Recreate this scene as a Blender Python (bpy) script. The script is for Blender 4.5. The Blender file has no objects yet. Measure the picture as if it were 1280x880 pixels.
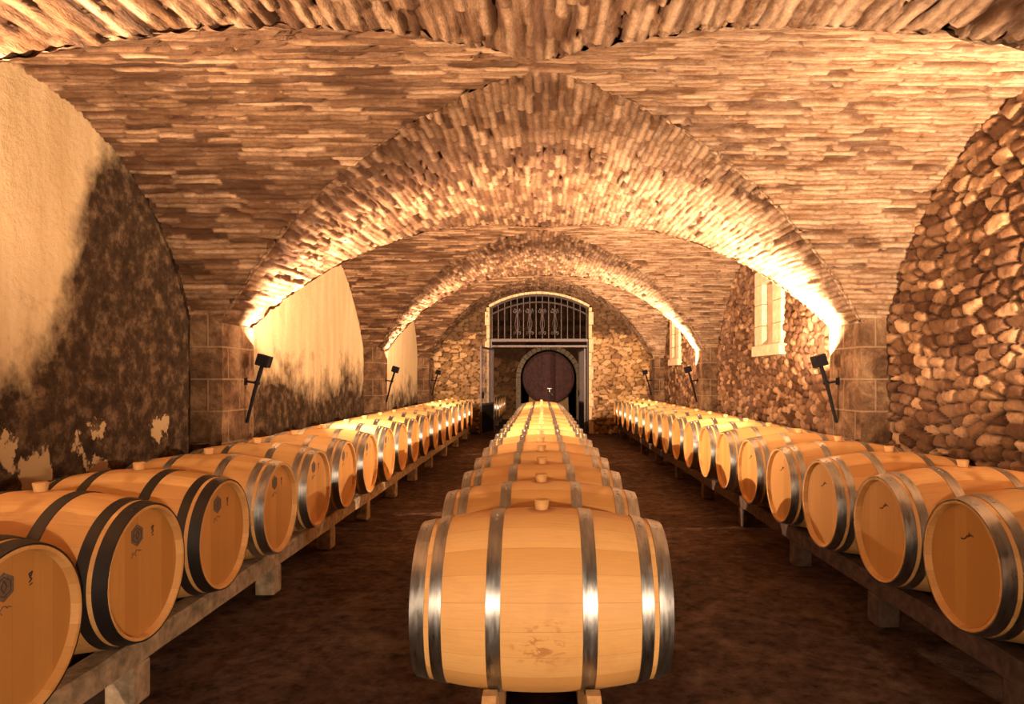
import bpy, math, random
import numpy as np
from mathutils import Vector, Matrix, noise as mnoise

random.seed(7)
SC = bpy.context.scene
COL = SC.collection
PI = math.pi
H = 1.45            # camera height
XP = 2.86           # inner face of the pillars
XW = 3.15           # side walls
F = 850.0

# ------------------------------------------------------------------ materials
def new_mat(name):
    m = bpy.data.materials.new(name); m.use_nodes = True
    nt = m.node_tree; nt.nodes.clear()
    out = nt.nodes.new('ShaderNodeOutputMaterial')
    b = nt.nodes.new('ShaderNodeBsdfPrincipled')
    nt.links.new(b.outputs[0], out.inputs[0])
    return m, nt, b

class N:
    """tiny node-graph helper"""
    def __init__(s, nt): s.nt = nt
    def node(s, t, **kw):
        n = s.nt.nodes.new(t)
        for k, v in kw.items(): setattr(n, k, v)
        return n
    def link(s, a, b): s.nt.links.new(a, b)
    def put(s, sock, v):
        if hasattr(v, 'is_output'): s.link(v, sock)
        elif v is not None: sock.default_value = v
    def math(s, op, a, b=None, c=None, clamp=False):
        n = s.node('ShaderNodeMath', operation=op); n.use_clamp = clamp
        s.put(n.inputs[0], a)
        if b is not None: s.put(n.inputs[1], b)
        if c is not None: s.put(n.inputs[2], c)
        return n.outputs[0]
    def noise(s, vec, scale, detail=4, rough=.6, dist=0.):
        n = s.node('ShaderNodeTexNoise')
        if vec is not None: s.link(vec, n.inputs['Vector'])
        n.inputs['Scale'].default_value = scale; n.inputs['Detail'].default_value = detail
        n.inputs['Roughness'].default_value = rough; n.inputs['Distortion'].default_value = dist
        return n.outputs[0]
    def ramp(s, fac, stops, interp='LINEAR'):
        n = s.node('ShaderNodeValToRGB'); n.color_ramp.interpolation = interp
        e = n.color_ramp.elements
        while len(e) < len(stops): e.new(.5)
        for i, (p, c) in enumerate(stops):
            e[i].position = p
            e[i].color = (*c, 1) if hasattr(c, '__len__') else (c, c, c, 1)
        s.link(fac, n.inputs[0]); return n.outputs[0]
    def mix(s, fac, a, b, mode='MIX'):
        n = s.node('ShaderNodeMix', data_type='RGBA', blend_type=mode)
        s.put(n.inputs[0], fac)
        for i, v in ((6, a), (7, b)):
            if hasattr(v, 'is_output'): s.link(v, n.inputs[i])
            else: n.inputs[i].default_value = (*v, 1)
        return n.outputs[2]
    def map(s, vec, scale=(1, 1, 1), loc=(0, 0, 0), rot=(0, 0, 0)):
        n = s.node('ShaderNodeMapping'); s.link(vec, n.inputs[0])
        n.inputs['Scale'].default_value = scale; n.inputs['Location'].default_value = loc
        n.inputs['Rotation'].default_value = rot
        return n.outputs[0]
    def sep(s, vec):
        n = s.node('ShaderNodeSeparateXYZ'); s.link(vec, n.inputs[0]); return n.outputs
    def comb(s, x, y, z):
        n = s.node('ShaderNodeCombineXYZ')
        for i, v in enumerate((x, y, z)): s.put(n.inputs[i], v)
        return n.outputs[0]
    def bump(s, height, strength, distance, normal=None):
        n = s.node('ShaderNodeBump'); n.inputs['Strength'].default_value = strength
        n.inputs['Distance'].default_value = distance
        s.link(height, n.inputs['Height'])
        if normal is not None: s.link(normal, n.inputs['Normal'])
        return n.outputs[0]
    def coord(s, which):
        return s.node('ShaderNodeTexCoord').outputs[which]
    def attr(s, name):
        return s.node('ShaderNodeAttribute', attribute_name=name).outputs['Fac']

def mat_plain(name, col, rough=.6, metal=0., nscale=30., var=.25, bump=.0):
    m, nt, b = new_mat(name); g = N(nt)
    co = g.coord('Object')
    n = g.noise(co, nscale, 5)
    c = g.mix(g.ramp(n, [(.3, 0.), (.7, 1.)]), tuple(v * (1 - var) for v in col), tuple(min(1, v * (1 + var)) for v in col))
    g.link(c, b.inputs['Base Color'])
    b.inputs['Roughness'].default_value = rough; b.inputs['Metallic'].default_value = metal
    if bump: g.link(g.bump(n, .6, bump), b.inputs['Normal'])
    return m

def mat_brick():
    m, nt, b = new_mat('vault_brick'); g = N(nt)
    uv = g.coord('UV'); ob = g.coord('Object')
    rnd = g.attr('tone'); joint = g.attr('joint')
    base = g.ramp(rnd, [(0., (.026, .010, .004)), (.24, (.092, .043, .018)), (.62, (.19, .106, .053)), (1., (.36, .228, .132))])
    suv = g.map(uv, (2.2, 7., 1))
    lime = g.ramp(g.noise(suv, 1.3, 9, .72, .3), [(.42, 0.), (.62, 1.)])
    soot_shade = g.ramp(g.noise(g.map(uv, (1, 1.6, 1), (7, 3, 0)), .9, 10, .76, .4), [(.43, 0.), (.60, 1.)])
    left = g.ramp(g.math('ADD', .5, g.math('MULTIPLY', g.sep(ob)[0], .16)), [(.3, 1.), (.62, .35)])  # darkens the left flank in colour, standing in for its shade
    soot_shade = g.math('MULTIPLY', soot_shade, left)
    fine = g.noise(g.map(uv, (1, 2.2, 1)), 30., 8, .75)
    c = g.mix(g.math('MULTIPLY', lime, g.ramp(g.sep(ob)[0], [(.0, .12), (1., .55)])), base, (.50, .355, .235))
    c = g.mix(.55, c, g.ramp(fine, [(.3, (.2, .17, .15)), (.7, (.85, .83, .80))]), 'OVERLAY')
    c = g.mix(g.math('MULTIPLY', soot_shade, .8), c, (.045, .02, .009))
    c = g.mix(g.math('MULTIPLY', joint, .75), c, (.055, .025, .012))
    # damp seam along the crown
    x = g.sep(ob)[0]
    ax = g.math('ABSOLUTE', g.math('ADD', x, g.math('MULTIPLY', g.math('SUBTRACT', g.noise(ob, 1.7, 5), .5), .25)))
    seam = g.math('MULTIPLY', g.ramp(ax, [(0., 1.), (.09, 0.)]), g.ramp(g.noise(ob, 5., 6, .7), [(.38, .0), (.62, .85)]))
    c = g.mix(seam, c, (.09, .045, .028))
    g.link(c, b.inputs['Base Color']); b.inputs['Roughness'].default_value = .9
    pit = g.noise(g.map(uv, (6., 16., 1)), 2., 7, .72)
    g.link(g.bump(pit, 1., .022), b.inputs['Normal'])
    return m

def mat_rubble(name, stops, joint, bumpd=.018, stain_shade_from=None):
    m, nt, b = new_mat(name); g = N(nt)
    ob = g.coord('Object')
    tone = g.attr('tone'); j = g.attr('joint')
    c = g.ramp(tone, stops)
    n = g.noise(ob, 22., 7, .7)
    c = g.mix(.55, c, g.ramp(n, [(.3, (.22, .14, .085)), (.7, (.86, .70, .52))]), 'OVERLAY')
    damp = g.ramp(g.noise(ob, .9, 6, .65), [(.48, 0.), (.62, 1.)])
    c = g.mix(g.math('MULTIPLY', damp, .35), c, (.16, .09, .055))
    if stain_shade_from is not None:
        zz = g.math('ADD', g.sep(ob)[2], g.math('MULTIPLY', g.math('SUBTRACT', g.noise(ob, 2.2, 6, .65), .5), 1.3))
        sm = g.ramp(g.math('SUBTRACT', zz, stain_shade_from), [(0., 0.), (.12, .85)])
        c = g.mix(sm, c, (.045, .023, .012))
    c = g.mix(j, c, joint)
    g.link(c, b.inputs['Base Color']); b.inputs['Roughness'].default_value = .92
    g.link(g.bump(n, .9, bumpd), b.inputs['Normal'])
    return m

def mat_plaster():
    m, nt, b = new_mat('stained_plaster'); g = N(nt)
    ob = g.coord('Object'); x, y, z = g.sep(ob)[:]
    big = g.noise(ob, .8, 8, .66, .3)
    fine = g.noise(ob, 9., 8, .7)
    run = g.noise(g.map(ob, (1, 2.2, .28)), 2.2, 6, .65)          # vertical runs
    cream = g.ramp(run, [(.3, (.40, .27, .13)), (.7, (.52, .38, .215))])
    cream = g.mix(g.math('MULTIPLY', g.ramp(fine, [(.5, 0.), (.75, 1.)]), .35), cream, (.42, .27, .13))
    # rising damp: height of the tide varies, and a tall black mould patch in the first bay
    tide = g.math('ADD', z, g.math('MULTIPLY', g.math('SUBTRACT', big, .5), 2.3))
    tide = g.math('ADD', tide, g.math('MULTIPLY', g.math('SUBTRACT', g.noise(ob, 4.2, 8, .62), .5), 1.2))
    tide = g.math('ADD', tide, g.math('MULTIPLY', g.math('SUBTRACT', run, .5), .35))
    lim = g.ramp(g.math('DIVIDE', y, 20.), [(.0, .43), (.20, .43), (.222, .50), (.248, 1.), (.31, 1.), (.325, .42), (.58, .42), (.64, .30), (1., .33)])
    d = g.math('SUBTRACT', tide, g.math('MULTIPLY', lim, 3.5))
    mould = g.ramp(g.math('ADD', g.math('MULTIPLY', d, .9), .5), [(.22, 1.), (.42, .7), (.75, 0.)])
    dark = g.ramp(fine, [(.3, (.012, .007, .004)), (.5, (.036, .020, .010)), (.7, (.13, .078, .040))])
    c = g.mix(mould, cream, dark)
    # fallen plaster near the foot shows pale render
    near = g.math('MULTIPLY', g.math('GREATER_THAN', 5.75, y), g.math('LESS_THAN', g.math('ADD', z, g.math('MULTIPLY', g.math('SUBTRACT', fine, .5), .5)), 1.13))
    fl = g.ramp(g.noise(g.map(ob, (1, 1, .75), (0, 2.2, 0)), 1.9, 7, .62), [(.515, 0.), (.53, 1.)])
    flake = g.math('MULTIPLY', fl, near)
    c = g.mix(flake, c, (.33, .215, .105))
    g.link(c, b.inputs['Base Color']); b.inputs['Roughness'].default_value = .93
    hh = g.math('ADD', g.math('MULTIPLY', big, 1.5), fine)
    g.link(g.bump(hh, .8, .02), b.inputs['Normal'])
    return m

def mat_block():
    m, nt, b = new_mat('pillar_stone'); g = N(nt)
    uv = g.coord('UV'); ob = g.coord('Object')
    br = g.node('ShaderNodeTexBrick'); g.link(uv, br.inputs['Vector'])
    br.inputs['Color1'].default_value = (0, 0, 0, 1); br.inputs['Color2'].default_value = (1, 1, 1, 1)
    br.inputs['Scale'].default_value = 1.; br.inputs['Mortar Size'].default_value = .012; br.inputs['Mortar Smooth'].default_value = .5
    br.inputs['Brick Width'].default_value = .46; br.inputs['Row Height'].default_value = .29
    n = g.noise(ob, 3.5, 9, .72, .4); f = g.noise(ob, 26., 6, .7)
    c = g.ramp(n, [(.34, (.030, .015, .008)), (.5, (.105, .058, .030)), (.68, (.22, .14, .075))])
    c = g.mix(.4, c, g.ramp(f, [(.3, (.25, .2, .15)), (.7, (.8, .75, .7))]), 'OVERLAY')
    c = g.mix(g.math('MULTIPLY', br.outputs['Fac'], .5), c, (.26, .165, .09))
    g.link(c, b.inputs['Base Color']); b.inputs['Roughness'].default_value = .9
    hh = g.math('ADD', g.math('MULTIPLY', n, .8), g.math('MULTIPLY', f, .5))
    hh = g.math('SUBTRACT', hh, g.math('MULTIPLY', br.outputs['Fac'], .4))
    g.link(g.bump(hh, .9, .025), b.inputs['Normal'])
    return m

def mat_floor():
    m, nt, b = new_mat('packed_earth'); g = N(nt)
    ob = g.coord('Object')
    big = g.noise(ob, .7, 7, .65, .3); f = g.noise(ob, 11., 9, .75); s = g.noise(ob, 3., 7, .7)
    c = g.ramp(big, [(.35, (.055, .030, .023)), (.65, (.115, .070, .050))])
    c = g.mix(.9, c, g.ramp(f, [(.35, (.1, .1, .1)), (.65, (.92, .88, .85))]), 'OVERLAY')
    c = g.mix(g.math('MULTIPLY', g.ramp(s, [(.50, 0.), (.64, 1.)]), .55), c, (.25, .165, .11))
    # pale scuffed ridges
    v = g.node('ShaderNodeTexVoronoi', feature='DISTANCE_TO_EDGE'); v.inputs['Scale'].default_value = .55
    wv = g.node('ShaderNodeVectorMath', operation='ADD'); g.link(ob, wv.inputs[0])
    nz = g.node('ShaderNodeTexNoise'); g.link(ob, nz.inputs['Vector']); nz.inputs['Scale'].default_value = 1.3; nz.inputs['Detail'].default_value = 5
    g.link(nz.outputs['Color'], wv.inputs[1]); g.link(wv.outputs[0], v.inputs['Vector'])
    crack = g.math('MULTIPLY', g.ramp(v.outputs['Distance'], [(0., 1.), (.025, 0.)]), g.ramp(s, [(.4, 0.), (.6, .45)]))
    c = g.mix(crack, c, (.26, .17, .12))
    g.link(c, b.inputs['Base Color'])
    g.link(g.ramp(s, [(.3, .55), (.7, .85)]), b.inputs['Roughness'])
    hh = g.math('ADD', g.math('MULTIPLY', s, 1.4), g.math('MULTIPLY', f, 1.5))
    g.link(g.bump(hh, 1., .045), b.inputs['Normal'])
    return m

def mat_oak(name, stain=False):
    m, nt, b = new_mat(name); g = N(nt)
    ob = g.coord('Object'); x, y, z = g.sep(ob)[:]
    rnd = g.node('ShaderNodeObjectInfo').outputs['Random']
    ang = g.math('ARCTAN2', y, z)
    t = g.math('ADD', g.math('MULTIPLY', ang, 22 / (2 * PI)), g.math('MULTIPLY', rnd, 7.3))
    cell = g.math('FLOOR', t); fr = g.math('FRACT', t)
    wn = g.node('ShaderNodeTexWhiteNoise', noise_dimensions='2D')
    g.link(g.comb(cell, g.math('MULTIPLY', rnd, 50.), 0.), wn.inputs['Vector'])
    off = g.math('MULTIPLY', wn.outputs['Value'], 30.)
    grain = g.noise(g.comb(g.math('MULTIPLY', x, 3.), g.math('ADD', g.math('MULTIPLY', ang, 14.), off), off), 3.2, 6, .65, .5)
    blot = g.noise(g.comb(g.math('ADD', x, g.math('MULTIPLY', rnd, 20.)), y, z), 5., 5, .6)
    c = g.ramp(wn.outputs['Value'], [(0., (.54, .28, .080)), (.5, (.63, .35, .115)), (1., (.70, .415, .155))])
    c = g.mix(g.math('MULTIPLY', g.ramp(grain, [(.42, 0.), (.7, 1.)]), .35), c, (.47, .25, .085))
    c = g.mix(g.math('MULTIPLY', g.ramp(blot, [(.56, 0.), (.72, 1.)]), .35), c, (.46, .21, .065))
    edge = g.math('MINIMUM', fr, g.math('SUBTRACT', 1., fr))
    seam = g.ramp(edge, [(0., .38), (.016, 0.)])
    # wine seeped around the bung
    dx = g.math('MULTIPLY', x, 1.); r2 = g.math('ADD', g.math('POWER', dx, 2.), g.math('POWER', y, 2.))
    rr = g.math('ADD', g.math('SQRT', r2), g.math('MULTIPLY', g.math('SUBTRACT', blot, .5), .05))
    ring = g.math('MULTIPLY', g.ramp(rr, [(.035, .75), (.062, 0.)]), g.math('GREATER_THAN', z, 0.))
    c = g.mix(seam, c, (.16, .08, .03))
    c = g.mix(ring, c, (.30, .11, .05))
    if stain:
        # spilt wine marks on the belly facing out
        px = g.math('SUBTRACT', x, .0); pz = g.math('ADD', z, .06)
        e = g.math('SQRT', g.math('ADD', g.math('POWER', g.math('MULTIPLY', px, 7.), 2.), g.math('POWER', g.math('MULTIPLY', pz, 9.), 2.)))
        e = g.math('MULTIPLY', g.ramp(e, [(.3, 1.), (1., 0.)]), g.math('LESS_THAN', y, 0.))
        vs = g.noise(g.map(ob, (1, 1, 1.5)), 17., 4, .62, 1.2)
        sp = g.math('MULTIPLY', e, g.ramp(vs, [(.535, 0.), (.60, .8)]))
        c = g.mix(sp, c, (.38, .16, .05))
    g.link(c, b.inputs['Base Color'])
    g.link(g.ramp(grain, [(.3, .5), (.7, .68)]), b.inputs['Roughness'])
    g.link(g.bump(g.math('SUBTRACT', g.math('MULTIPLY', grain, .4), seam), .5, .002), b.inputs['Normal'])
    return m

def mat_head():
    m, nt, b = new_mat('oak_head'); g = N(nt)
    ob = g.coord('Object'); x, y, z = g.sep(ob)[:]
    rnd = g.node('ShaderNodeObjectInfo').outputs['Random']
    t = g.math('ADD', g.math('MULTIPLY', y, 11.), g.math('MULTIPLY', rnd, 9.))
    cell = g.math('FLOOR', t); fr = g.math('FRACT', t)
    wn = g.node('ShaderNodeTexWhiteNoise', noise_dimensions='2D'); g.link(g.comb(cell, g.math('MULTIPLY', rnd, 31.), 0.), wn.inputs['Vector'])
    grain = g.noise(g.comb(g.math('MULTIPLY', y, 26.), g.math('MULTIPLY', z, 2.4), g.math('MULTIPLY', wn.outputs['Value'], 20.)), 2.6, 6, .65, .4)
    c = g.ramp(wn.outputs['Value'], [(0., (.43, .20, .042)), (1., (.55, .28, .072))])
    c = g.mix(g.math('MULTIPLY', g.ramp(grain, [(.42, 0.), (.68, 1.)]), .45), c, (.42, .21, .065))
    edge = g.math('MINIMUM', fr, g.math('SUBTRACT', 1., fr))
    seam = g.ramp(edge, [(0., .35), (.018, 0.)])
    c = g.mix(seam, c, (.2, .1, .04))
    g.link(c, b.inputs['Base Color']); b.inputs['Roughness'].default_value = .62
    g.link(g.bump(grain, .4, .002), b.inputs['Normal'])
    return m

def mat_steel(name, col, rough, metal):
    m, nt, b = new_mat(name); g = N(nt)
    ob = g.coord('Object')
    n = g.noise(g.map(ob, (6, 1, 1)), 9., 7, .7)
    c = g.mix(g.ramp(n, [(.3, 0.), (.7, 1.)]), tuple(v * .62 for v in col), tuple(min(1, v * 1.25) for v in col))
    g.link(c, b.inputs['Base Color']); b.inputs['Metallic'].default_value = metal
    g.link(g.ramp(n, [(.3, rough - .07), (.7, rough + .1)]), b.inputs['Roughness'])
    return m

def mat_emit(name, col, s):
    m, nt, b = new_mat(name)
    b.inputs['Base Color'].default_value = (*col, 1)
    b.inputs['Emission Color'].default_value = (*col, 1); b.inputs['Emission Strength'].default_value = s
    return m

M = {
    'brick': mat_brick(),
    'rubble': mat_rubble('field_stone', [(0., (.048, .023, .011)), (.35, (.095, .05, .026)), (.7, (.165, .094, .05)), (1., (.31, .195, .11))], (.012, .0055, .003)),
    'rubble_end': mat_rubble('pale_field_stone', [(0., (.125, .07, .03)), (.4, (.25, .155, .072)), (1., (.42, .285, .155))], (.03, .014, .006), stain_shade_from=2.55),
    'rubble_dark': mat_rubble('annex_stone', [(0., (.09, .045, .022)), (1., (.24, .14, .07))], (.04, .02, .012), stain_shade_from=2.0),  # upper stones blackened to paint the unlit part of the annex wall
    'plaster': mat_plaster(), 'block': mat_block(), 'floor': mat_floor(),
    'oak': mat_oak('oak_staves'), 'oak_stain': mat_oak('oak_staves_spilt', True), 'head': mat_head(),
    'steel': mat_steel('galvanised_hoop', (.44, .455, .45), .33, 1.),
    'black': mat_steel('black_hoop', (.012, .009, .008), .5, .0),
    'bung': mat_plain('bung_wood', (.52, .29, .10), .7, 0., 30, .15),
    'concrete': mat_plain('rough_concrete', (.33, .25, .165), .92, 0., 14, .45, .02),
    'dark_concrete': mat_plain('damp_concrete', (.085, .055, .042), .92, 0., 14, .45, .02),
    'timber': mat_plain('raw_timber', (.55, .33, .14), .75, 0., 22, .25, .004),
    'iron': mat_plain('black_iron', (.008, .006, .006), .72, .0, 40, .3),
    'gate_iron': mat_plain('weathered_iron', (.075, .055, .05), .5, .55, 30, .4),
    'dress': mat_plain('dressed_limestone', (.46, .32, .185), .88, 0., 12, .22, .008),
    'ink': mat_plain('burnt_brand', (.14, .10, .07), .8, 0., 60, .3),
    'ink_dark': mat_plain('ink_mark', (.06, .03, .02), .8, 0., 60, .2),
    'cask': mat_plain('oxblood_cask', (.12, .026, .020), .6, 0., 9, .55, .004),
    'cask_hoop': mat_plain('rusty_hoop', (.05, .025, .02), .6, .4, 20, .3),
    'glass': mat_plain('amber_glass', (.22, .13, .05), .35, 0., 10, .3),
    'brass': mat_plain('pale_brass', (.75, .70, .60), .3, .8, 20, .1),
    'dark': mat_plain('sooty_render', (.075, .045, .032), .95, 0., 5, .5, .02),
    'lens': mat_emit('lamp_lens', (1., .66, .36), 25.),
}

for k_ in ('brick', 'rubble', 'rubble_end', 'rubble_dark', 'plaster', 'block', 'floor', 'iron', 'dark', 'concrete', 'dark_concrete', 'dress'):
    for n_ in M[k_].node_tree.nodes:                      # dry masonry and soot: hardly any sheen
        if n_.type == 'BSDF_PRINCIPLED': n_.inputs['Specular IOR Level'].default_value = .08
# ------------------------------------------------------------------ mesh helpers
class MB:
    def __init__(s): s.v = []; s.f = []
    def add(s, vs, fs):
        b = len(s.v); s.v += [tuple(p) for p in vs]; s.f += [tuple(b + i for i in f) for f in fs]; return s
    def box(s, lo, hi, mat=None, bev=0.):
        x0, y0, z0 = lo; x1, y1, z1 = hi
        if bev <= 0:
            vs = [(x0, y0, z0), (x1, y0, z0), (x1, y1, z0), (x0, y1, z0), (x0, y0, z1), (x1, y0, z1), (x1, y1, z1), (x0, y1, z1)]
            fs = [(3, 2, 1, 0), (4, 5, 6, 7), (0, 1, 5, 4), (1, 2, 6, 5), (2, 3, 7, 6), (3, 0, 4, 7)]
        else:
            import bmesh
            bm = bmesh.new(); bmesh.ops.create_cube(bm, size=1)
            for v in bm.verts:
                v.co = Vector(((x0 + x1) / 2 + v.co.x * (x1 - x0), (y0 + y1) / 2 + v.co.y * (y1 - y0), (z0 + z1) / 2 + v.co.z * (z1 - z0)))
            bmesh.ops.bevel(bm, geom=bm.edges[:], offset=bev, segments=2, affect='EDGES', profile=.6)
            bm.verts.index_update()
            vs = [v.co.copy() for v in bm.verts]; fs = [[v.index for v in f.verts] for f in bm.faces]; bm.free()
        if mat is not None: vs = [mat @ Vector(p) for p in vs]
        return s.add(vs, fs)
    def tube(s, pts, r, n=8, cap=True):
        pts = [Vector(p) for p in pts]; rs = r if hasattr(r, '__len__') else [r] * len(pts)
        vs = []; fs = []; up = None
        for i, p in enumerate(pts):
            d = (pts[min(i + 1, len(pts) - 1)] - pts[max(i - 1, 0)]).normalized()
            if up is None: up = d.orthogonal().normalized()
            up = (up - d * up.dot(d)).normalized(); w = d.cross(up)
            for k in range(n):
                a = 2 * PI * (k + .5) / n
                vs.append(p + (up * math.cos(a) + w * math.sin(a)) * rs[i])
        for i in range(len(pts) - 1):
            for k in range(n):
                a = i * n + k; b2 = i * n + (k + 1) % n
                fs.append((a, b2, b2 + n, a + n))
        if cap:
            fs.append(tuple(range(n - 1, -1, -1))); fs.append(tuple(range((len(pts) - 1) * n, len(pts) * n)))
        return s.add(vs, fs)
    def lathe(s, prof, n=48, axis='x', close=False, phase=0.):
        """prof: (t, r) along the axis"""
        vs = []; fs = []
        for t, r in prof:
            for k in range(n):
                a = 2 * PI * k / n + phase
                c, sn = r * math.cos(a), r * math.sin(a)
                vs.append({'x': (t, -sn, c), 'y': (c, t, sn), 'z': (c, sn, t)}[axis])
        m = len(prof)
        for i in range(m if close else m - 1):
            i2 = (i + 1) % m
            for k in range(n):
                k2 = (k + 1) % n
                fs.append((i * n + k, i2 * n + k, i2 * n + k2, i * n + k2))
        return s.add(vs, fs)
    def prism(s, poly, a0, a1, axis='x'):
        """poly: 2-D outline; extruded along axis from a0 to a1"""
        def P(a, u, v): return {'x': (a, u, v), 'y': (u, a, v), 'z': (u, v, a)}[axis]
        n = len(poly)
        vs = [P(a0, u, v) for u, v in poly] + [P(a1, u, v) for u, v in poly]
        fs = [tuple(range(n)), tuple(range(2 * n - 1, n - 1, -1))] + [(i, (i + 1) % n, (i + 1) % n + n, i + n) for i in range(n)]
        return s.add(vs, fs)
    def build(s, name, mat, parent=None, loc=(0, 0, 0), smooth=False, ang=None):
        me = bpy.data.meshes.new(name)
        me.from_pydata(s.v, [], s.f); me.update()
        import bmesh
        bm = bmesh.new(); bm.from_mesh(me); bmesh.ops.recalc_face_normals(bm, faces=bm.faces[:]); bm.to_mesh(me); bm.free()
        me.materials.append(mat)
        if smooth:
            me.polygons.foreach_set('use_smooth', [True] * len(me.polygons))
            if ang is not None and hasattr(me, 'set_sharp_from_angle'): me.set_sharp_from_angle(angle=math.radians(ang))
        o = bpy.data.objects.new(name, me); COL.objects.link(o)
        o.location = loc
        if parent is not None: o.parent = parent
        return o

def tag(o, label=None, cat=None, group=None, kind=None):
    if label: o['label'] = label
    if cat: o['category'] = cat
    if group: o['group'] = group
    if kind: o['kind'] = kind
    return o

def empty(name, loc, rz=0., label=None, cat=None, group=None):
    o = bpy.data.objects.new(name, None); COL.objects.link(o)
    o.location = loc; o.rotation_euler = (0, 0, rz); o.empty_display_size = .1
    return tag(o, label, cat, group)

def copy_tree(o, parent=None):
    c = o.copy(); COL.objects.link(c)
    if parent is not None: c.parent = parent
    for ch in list(o.children): copy_tree(ch, c)
    return c

def box_uv(me):
    """metric UVs by face direction: u runs horizontally, v is height"""
    uvl = me.uv_layers.new(name='UVMap')
    for p in me.polygons:
        n = p.normal
        for li in p.loop_indices:
            co = me.vertices[me.loops[li].vertex_index].co
            uvl.data[li].uv = (co.y + .23, co.z) if abs(n.x) > abs(n.y) else (co.x, co.z)

# ------------------------------------------------------------------ the vault
SPR = .50
def crown(y): return 1.72 + .0345 * y
def long_h(x, y):
    c = crown(y); rise = c - SPR
    R = (XP * XP + rise * rise) / (2 * rise)
    return c - R + math.sqrt(max(0, R * R - x * x)), R
# bays: (front, back) between pillars; pillars fill the gaps
PIERS = [(-4.6, -4.0), (1.50, 2.17), (6.09, 6.75), (12.03, 12.6), (17.24, 18.1)]
BAYS = [(PIERS[i][1], PIERS[i + 1][0]) for i in range(len(PIERS) - 1)]
YEND = 18.1
def trans_h(y, bay):
    a, b = bay; c = (a + b) / 2; w = (b - a) / 2; rise = crown(c) - SPR
    R = (w * w + rise * rise) / (2 * rise)
    zc = crown(c) - R
    d = max(-w, min(w, y - c))
    return zc + math.sqrt(max(0, R * R - d * d)), R * math.asin(max(-1, min(1, d / R)))

def hash2(a, b, k=0):
    h = (a.astype(np.int64) * 374761393 + b.astype(np.int64) * 668265263 + k * 974634777) & 0x7fffffff
    h = ((h ^ (h >> 13)) * 1274126177) & 0x7fffffff
    h = ((h ^ (h >> 16)) * 2246822519) & 0x7fffffff
    return (h & 0xffff) / 65535.
def vnoise(x, y, k=0):
    xi = np.floor(x).astype(np.int64); yi = np.floor(y).astype(np.int64); fx = x - xi; fy = y - yi
    fx = fx * fx * (3 - 2 * fx); fy = fy * fy * (3 - 2 * fy)
    a = hash2(xi, yi, k); b = hash2(xi + 1, yi, k); c = hash2(xi, yi + 1, k); d = hash2(xi + 1, yi + 1, k)
    return (a * (1 - fx) + b * fx) * (1 - fy) + (c * (1 - fx) + d * fx) * fy
def fbm(x, y, k=0, o=3):
    t = 0; amp = .5
    for q in range(o): t = t + amp * vnoise(x * 2 ** q, y * 2 ** q, k + q); amp *= .5
    return t / (1 - .5 ** o)
def bricks(u, v, x, row_h=.047):
    """recess depth, tone and joint of a rough brick coursing"""
    vw = v + .035 * (fbm(u * 1.4, v * 1.4, 3) - .5) + .022 * (fbm(u * 6, v * 6, 5, 2) - .5)
    r = np.floor(vw / row_h); f = vw / row_h - r
    w = .24 + .20 * hash2(r, r * 0 + 3, 1)
    uw = u + .03 * (fbm(u * 5, v * 9, 9, 2) - .5)
    t = uw / w + hash2(r, r * 0 + 7, 2) * 5; cidx = np.floor(t); g_ = t - cidx
    tone = hash2(r, cidx, 4); dep = hash2(r, cidx, 6)
    eu = np.minimum(g_, 1 - g_) * w; ev = np.minimum(f, 1 - f) * row_h
    edge = np.minimum(eu * .8, ev)
    joint = np.clip(1.15 - edge / .013, 0, 1)
    patch = np.clip((fbm(u * .8, v * 1.1, 21, 4) - .42) / .2, 0, 1) * np.clip(.75 - .16 * x, .35, 1.1)
    spall = ((hash2(r, cidx, 8) < .07 + .50 * patch)).astype(float) * np.clip(edge / .010, 0, 1) * (fbm(u * 5, v * 18, 31, 2) > .40)
    depth = .016 * dep ** 1.5 + .014 * joint * (.4 + .6 * fbm(u * 3, v * 3, 17, 2)) + .026 * spall
    depth += .016 * (fbm(u * 7, v * 24, 12, 3) - .3) + .006 * fbm(u * .9, v * .9, 14, 2)
    right_w = .42 * np.clip(.3 + .35 * x, 0, 1)                     # bricks paler and more even towards the right
    tone = tone * (1 - right_w) + .85 * right_w
    return depth, np.clip(tone * (1 - .7 * spall), 0, 1), np.clip(joint * .8 + .75 * spall, 0, 1)

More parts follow.
